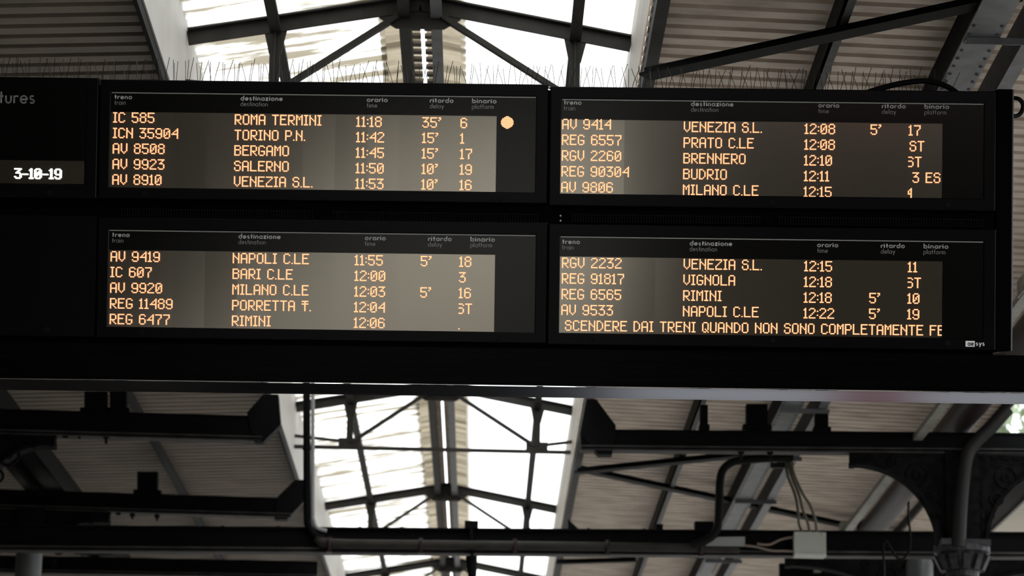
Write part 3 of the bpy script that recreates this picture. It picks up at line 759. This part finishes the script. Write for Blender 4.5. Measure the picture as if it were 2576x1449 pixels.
def column(X, Y, ztop, label, sides=(-1, 1), m=None, reach=1.0, drop=.84, cap=True):
    """cast-iron column: shaft, capital and arched brackets carrying a cross beam whose underside is ztop"""
    t = thing('iron_column', (X, Y, 0), label, 'column', 'cast iron columns')
    zc = ztop - drop
    obj('shaft', MB().lathe((X, Y, 0), [(.22, 0), (.22, .5), (.16, .6), (.135, zc - .35), (.135, zc)], 24), m or MT['colm'], t, smooth=True)
    if cap:
        obj('capital', MB().lathe((X, Y, zc - .36), [(.14, 0), (.19, .03), (.19, .07), (.145, .09), (.15, .16), (.22, .29), (.25, .31), (.25, .36)], 20)
            .box((X, Y, zc + .02), (.44, .44, .05)), MT['capm'], t)
        mb = MB()
        for k in range(12):
            a = 2 * math.pi * k / 12; mb.box((X + .20 * math.cos(a), Y + .20 * math.sin(a), zc - .14), (.06, .06, .14), Matrix.Rotation(a, 3, 'Z') @ Matrix.Rotation(.45, 3, 'Y'))
        obj('capital_leaves', mb, MT['capm'], t)
    obj('upper_shaft', MB().box((X, Y, (zc + ztop) / 2 + .02), (.30, .16, ztop - zc + .04)), MT['castgrey'], t)
    for s in sides:
        ang = np.linspace(0, math.pi / 2, 17); R1, R2 = reach - .26, drop - .12
        arcp = [Vector((X + s * (.21 + R1 * (1 - math.cos(a))), Y - .05, zc + .02 + R2 * math.sin(a))) for a in ang]
        # web between arch and beam as strips so the curve stays open
        mb = MB()
        for i in range(len(arcp) - 1):
            a, b = arcp[i], arcp[i + 1]; mb.prism([a, b, Vector((b.x, b.y, ztop)), Vector((a.x, a.y, ztop))], (0, .10, 0))
        a = arcp[0]; mb.prism([Vector((X + s * .12, Y - .05, zc + .02)), a, Vector((a.x, a.y, ztop)), Vector((X + s * .12, Y - .05, ztop))], (0, .10, 0))
        b = arcp[-1]; mb.prism([b, Vector((X + s * reach, Y - .05, b.z)), Vector((X + s * reach, Y - .05, ztop)), Vector((b.x, b.y, ztop))], (0, .10, 0))
        br = obj('bracket', mb, MT['castgrey'], t)
        mb = MB()
        for i in range(len(arcp) - 1): mb.bar(arcp[i] + Vector((0, .05, 0)), arcp[i + 1] + Vector((0, .05, 0)), .17, .035)
        mb.bar(arcp[-1] + Vector((0, .05, 0)), Vector((X + s * reach, Y, arcp[-1].z)), .17, .05); obj('arch_rim', mb, MT['castgrey'], br)
        mb = MB()
        for (dx, dz, R) in ((.40, -.20, .095), (.31, -.40, .055), (.62, -.085, .04), (.25, -.55, .03)):
            c = Vector((X + s * dx, Y - .052, ztop + dz)); obj('rosette', MB().ring(c, (0, 1, 0), R, .014, 22, 6).ring(c, (0, 1, 0), R * .35, .012, 12, 6), MT['castgrey'], br)
        for k in range(8): mb.box((X + s * (.20 + .10 * k), Y - .052, ztop - .025), (.05, .02, .022))
        for k in range(5): mb.box((X + s * .185, Y - .052, zc + .08 + .12 * drop * k), (.03, .02, .05))
        obj('bead_trim', mb, MT['castgrey'], br)
    return t


zt1 = atY(2400, 1146, YF[0]).z; zt2 = atY(2280, 1404, YF[1]).z
c1 = column(4.27, YF[0], zt1, 'black ornate column with arched brackets at the lower right')
column(4.55, YF[1], atY(2300, 1404, YF[1]).z, 'black column behind the ornate one, its long bracket under the conduit beam', reach=1.45, drop=.7)
c = atY(2313, 1404, 27.3)
t = thing('loudspeaker', c - Vector((0, 0, .4)), 'pale grey round loudspeaker beside the ornate capital at the bottom edge', 'loudspeaker')
obj('body', MB().lathe(c - Vector((0, 0, .42)), [(.10, 0), (.13, .03), (.135, .36), (.12, .40), (.06, .42)], 24), MT['colm'], t, smooth=True)
obj('mounting_stem', MB().tube([c - Vector((0, 0, .02)), c + Vector((0, 0, .06)), c + Vector((0, 1.1, .08))], .02, 8), MT['iron'], t)
column(-4.70, YF[1], atY(60, 1284, YF[1]).z, 'grey round column at the bottom left corner', reach=.81, drop=.36, cap=False)
column(-4.70, YF[0], atY(-120, 1088, YF[0]).z, 'black column left of the picture, only a bracket end showing', reach=.81, drop=.6)

# rainwater pipe bending down the front of the ornate column
pts = smooth_pts([atY(x, y, YF[0] - .22) for x, y in ((2535, 1028), (2490, 1078), (2452, 1115), (2432, 1150), (2422, 1220), (2416, 1290), (2412, 1376))], 5)
tag(obj('rainwater_pipe', MB().tube(pts, .062, 12), MT['drain'], smooth=True, loc=pts[-1]), 'grey rainwater pipe bending down the front of the ornate column', 'pipe')
# long pipe and cable tray under the right eaves, sky gap gutter beyond
t = thing('eaves_pipe', (4.12, 8, 6.55), 'thick brown pipe running along under the right eaves', 'pipe')
obj('pipe_run', MB().tube([(4.29, 10, 6.96), (4.29, 46, 6.96)], .135, 16), MT['pipe'], t, smooth=True)
for k in range(6): obj('collar', MB().ring((4.29, 14.2 + 3.85 * k + 1.2, 6.96), (0, 1, 0), .14, .02, 20, 6), MT['iron'], t)
t = thing('cable_tray', (3.86, 8, 6.7), 'pale cable tray strip beside the brown eaves pipe', 'cable tray')
mb = MB(); mb.box((3.88, 28, 6.74), (.085, 40, .015)).box((3.845, 28, 6.76), (.012, 40, .05)); obj('tray', mb, MT['paleg'], t)
for k in range(7): obj('tray_bracket', MB().box((3.90, 16 + 3.4 * k, 6.80), (.16, .22, .12)), MT['paleg'], t)
t = thing('box_gutter', (5.5, 8, 6.7), 'pale edged box gutter beyond the gap at the right', 'gutter')
obj('trough', MB().box((5.37, 28, 6.94), (.22, 66, .17)), MT['iron'], t); obj('edge_strip', MB().box((5.497, 28, 6.865), (.025, 66, .07)), MT['paleg'], t)
obj('trim_7', MB().box((4.735, 28, 7.14), (.03, 66, .14)), MT['steel'], kind='structure')

# ------------------------------------------------------------------ conduit beam in front of the second frame, its pipes and boxes
YC = 26.4
p, q = atY(-700, 1318, YC), atY(3000, 1344, YC); h = 66 * YC / F
t = thing('conduit_beam', (p + q) / 2, 'long dark steel beam across the lower picture carrying a conduit', 'beam')
obj('web', MB().bar(p, q, .02, h, ou=-h / 2), MT['iron'], t)
obj('upper_flange', MB().bar(p, q, .14, .018, ou=-.009), MT['iron'], t)
obj('lower_flange', MB().bar(p, q, .15, .014, ou=-h + .007).bar(p, q, .05, .02, ou=-h + .04, ow=.06), MT['flange'], t)
for x in (560, 700, 905, 1010, 1330, 1480, 1620):
    c = atY(x, 1331 + (x - 800) * .007, YC - .03); obj('clip', MB().box(c, (.03, .03, .05)), MT['iron'], t)
cd = [atY(x, y, YC - .16) for x, y in ((806, 1352), (830, 1366), (1100, 1370), (1450, 1374), (1780, 1379), (1860, 1380))]
t = thing('conduit_pipe', cd[0], 'horizontal grey conduit pipe clamped to the long lower beam', 'pipe')
obj('pipe_run', MB().tube(smooth_pts(cd, 4), .044, 12), MT['steel'], t, smooth=True)
for x in (828, 1058, 1295, 1528, 1763):
    c = atY(x, 1369 + (x - 828) * .011, YC - .16); mb = MB().ring(c, (1, 0, 0), .050, .017, 16, 6).box(c + Vector((0, .04, .0)), (.05, .08, .15)); obj('clamp', mb, MT['pipe'], t)
# downpipe at the skylight's left edge
dp = [atY(x, y, YC - .10) for x, y in ((771, 960), (772, 1100), (773, 1290), (776, 1322), (790, 1346), (815, 1356))]
t = thing('downpipe', dp[-1], 'dark vertical downpipe crossing the left edge of the skylight', 'pipe')
obj('pipe_run', MB().tube(smooth_pts(dp, 5), .036, 12), MT['iron'], t, smooth=True)
for y in (1130, 1255):
    obj('collar', MB().ring(atY(772, y, YC - .10), (0, 0, 1), .037, .009, 14, 6), MT['iron'], t)
dq = [atY(x, y, YC - .14) for x, y in ((787, 960), (787, 1100), (787, 1280), (789, 1308), (798, 1328), (822, 1336))]
tag(obj('pale_conduit', MB().tube(smooth_pts(dq, 5), .019, 10), MT['pvc'], smooth=True, loc=dq[-1]), 'thin pale conduit running down beside the dark downpipe', 'pipe')
# small bracket on top of and lamp arm under the conduit beam
c = atY(1186, 1324, YC)
t = thing('hanging_bracket', c, 'small black bracket clamped on the long beam below the skylight ridge', 'bracket')
obj('saddle', MB().box(c + Vector((0, -.02, .0)), (.13, .16, .075)), MT['iron'], t)
obj('arm', MB().bar(atY(1186, 1330, YC - .09), atY(1188, 1405, YC - .09), .11, .03), MT['iron'], t)
obj('stem', MB().tube([atY(1186, 1400, YC - .05), atY(1187, 1426, YC - .05), atY(1189, 1470, YC - .05)], [.055, .05, .03], 12), MT['iron'], t, smooth=True)
# bent black pipe, plate, junction box and cables on the right
bp = [atY(x, y, YC - .25) for x, y in ((1995, 1150), (1930, 1153), (1868, 1157), (1838, 1165), (1818, 1184), (1811, 1215), (1809, 1270), (1806, 1320), (1795, 1345), (1770, 1362), (1742, 1372))]
tag(obj('bent_pipe', MB().tube(smooth_pts(bp, 5), .040, 12), MT['rubber'], smooth=True, loc=bp[-1]), 'thick black pipe bent in an S left of the junction box', 'pipe')
c = [atY(x, y, YC - .2) for x, y in ((1772, 1374), (1806, 1351), (1874, 1350), (1874, 1374))]
tag(obj('mounting_plate', MB().prism(c, (0, .02, 0)), MT['pvc'], loc=c[0]), 'flat grey mounting plate between bent pipe and junction box', 'plate')
a, b = atY(1997, 1338, YC - .22), atY(2078, 1402, YC - .22); cc = (a + b) / 2
t = thing('junction_box', (cc.x, cc.y + .06, b.z), 'pale grey junction box on the long lower beam', 'junction box')
obj('body', MB().box((cc.x, cc.y + .07, cc.z), (b.x - a.x - .012, .13, a.z - b.z - .012)), MT['box'], t)
obj('lid', MB().box((cc.x, cc.y - .005, cc.z), (b.x - a.x, .03, a.z - b.z)), MT['box'], t)
obj('lower_lip', MB().box((cc.x, cc.y - .025, b.z + .012), (b.x - a.x, .02, .026)), MT['boxlip'], t)
for sx in (-1, 1):
    for sz in (-1, 1): obj('lid_screw', MB().box((cc.x + sx * (b.x - a.x) * .43, cc.y - .024, cc.z + sz * (a.z - b.z) * .40), (.02, .012, .02)), MT['boxlip'], t)
for k, (pl, lb) in enumerate((
    (((1977, 1158), (1981, 1195), (2000, 1245), (2008, 1290), (2010, 1318), (2018, 1338)), 'olive cable into the junction box, leftmost of three'),
    (((1983, 1158), (1990, 1195), (2010, 1245), (2020, 1285), (2032, 1315), (2036, 1338)), 'olive cable into the junction box, middle of three'),
    (((1988, 1158), (1998, 1195), (2018, 1240), (2038, 1272), (2050, 1305), (2055, 1338)), 'olive cable into the junction box, rightmost of three'))):
    pts = smooth_pts([atY(x, y, YC - .17 - .02 * k) for x, y in pl], 5)
    o = obj('box_cable', MB().tube(pts, .014, 8), MT['wire'], smooth=True, loc=pts[-1]); tag(o, lb, 'cable', 'cables above the junction box')
for k, (pl, lb) in enumerate((
    (((1905, 1368), (1935, 1370), (1962, 1358), (1990, 1352), (2000, 1355)), 'upper tan cable entering the side of the junction box'),
    (((1872, 1372), (1905, 1376), (1940, 1385), (1975, 1386), (2000, 1387)), 'lower tan cable from the mounting plate to the junction box'))):
    pts = smooth_pts([atY(x, y, YC - .20) for x, y in pl], 5); tag(obj('side_cable', MB().tube(pts, .011, 8), MT['wirel'], smooth=True, loc=pts[-1]), lb, 'cable')
pts = smooth_pts([atY(x, y, YC - .16) for x, y in ((2286, 1262), (2285, 1300), (2290, 1345), (2287, 1385), (2274, 1404), (2257, 1403), (2240, 1378), (2229, 1362), (2222, 1372), (2223, 1410), (2224, 1470))], 5)
tag(obj('loop_cable', MB().tube(pts, .012, 8), MT['rubber'], smooth=True, loc=pts[-1]), 'thin black cable looping down beside the ornate column, right of the junction box', 'cable')
# the cables hang from a short arm on the girder's cross plate
pa, pb = atY(1938, 1171, YC - .12), atY(1996, 1171, YC - .12)
tag(obj('cable_bracket', MB().bar(pa, pb, .05, .05).tube([pb + Vector((-.02, -.02, -.02)), atY(1985, 1136, YC - .3)], .02, 8), MT['greydk'], loc=pa), 'short grey arm holding the cables above the junction box', 'bracket')

# ------------------------------------------------------------------ ground, added blockers of light from the left
obj('floor', MB().box((-.3, 17, -.25), (12.5, 180, .5)), MT['floor'], kind='structure')
obj('floor_tracks', MB().box((0, 20, -1.1), (400, 400, .2)), MT['ballast'], kind='structure')
obj('light_block_left', MB().box((-14, 25, 3.2), (.4, 160, 8.4)), MT['wallm'], kind='structure')  # unseen wall, put in to block light from the left
obj('light_block_roof', MB().box((-10.5, 25, 7.0), (6.4, 90, .15)), MT['roofl'], kind='structure')  # unseen roof over the left side, put in to hold back light

# behind the camera: unseen dark walls added around bright paving to shape the board's reflections
obj('reflection_wall_back', MB().box((7.85, -10.2, 2.45), (15.0, 11.4, 4.9)), MT['shade'], kind='structure')  # unseen, added to darken the reflection in the right-hand screens
obj('reflection_wall_far', MB().box((-24.0, -42, 7.5), (46.6, 2, 17.0)), MT['shade'], kind='structure')  # unseen, added to keep the rail's left half dark
obj('reflection_wall_side', MB().box((-10.65, -22, 1.7), (9.0, 34, 5.4)), MT['shade'], kind='structure')  # unseen, added to end the screens' bright reflection at the left
obj('reflection_banner', MB().box((3.5, -6, 5.85), (.95, .01, 1.6)), MT['redcloth'], kind='structure')  # unseen banner, made up to put a red blur in the silver rail

# tree beyond the gap
t = thing('leafy_tree', (12.0, 62, -1), 'leafy green tree seen through the roof gap at the right edge', 'tree')
mb = MB()
for k in range(2600):
    a, b = random.uniform(0, 6.283), random.uniform(-1, 1); r = 5.0 * random.random() ** .4; s = math.sqrt(1 - b * b)
    c = Vector((12.0 + r * s * math.cos(a), 62 + r * s * math.sin(a), 13.5 + r * .95 * b)); d = Vector((random.uniform(-1, 1), random.uniform(-1, 1), random.uniform(-1, 1))).normalized(); e = d.orthogonal().normalized() * .16; d = d * .26
    mb.quad(c - d, c + e, c + d, c - e)
obj('foliage', mb, MT['leaf'], t)
obj('trunk', MB().tube([(12, 62, -1), (12.1, 62, 6), (12, 62, 12)], [.4, .3, .15], 10), MT['bark'], t)
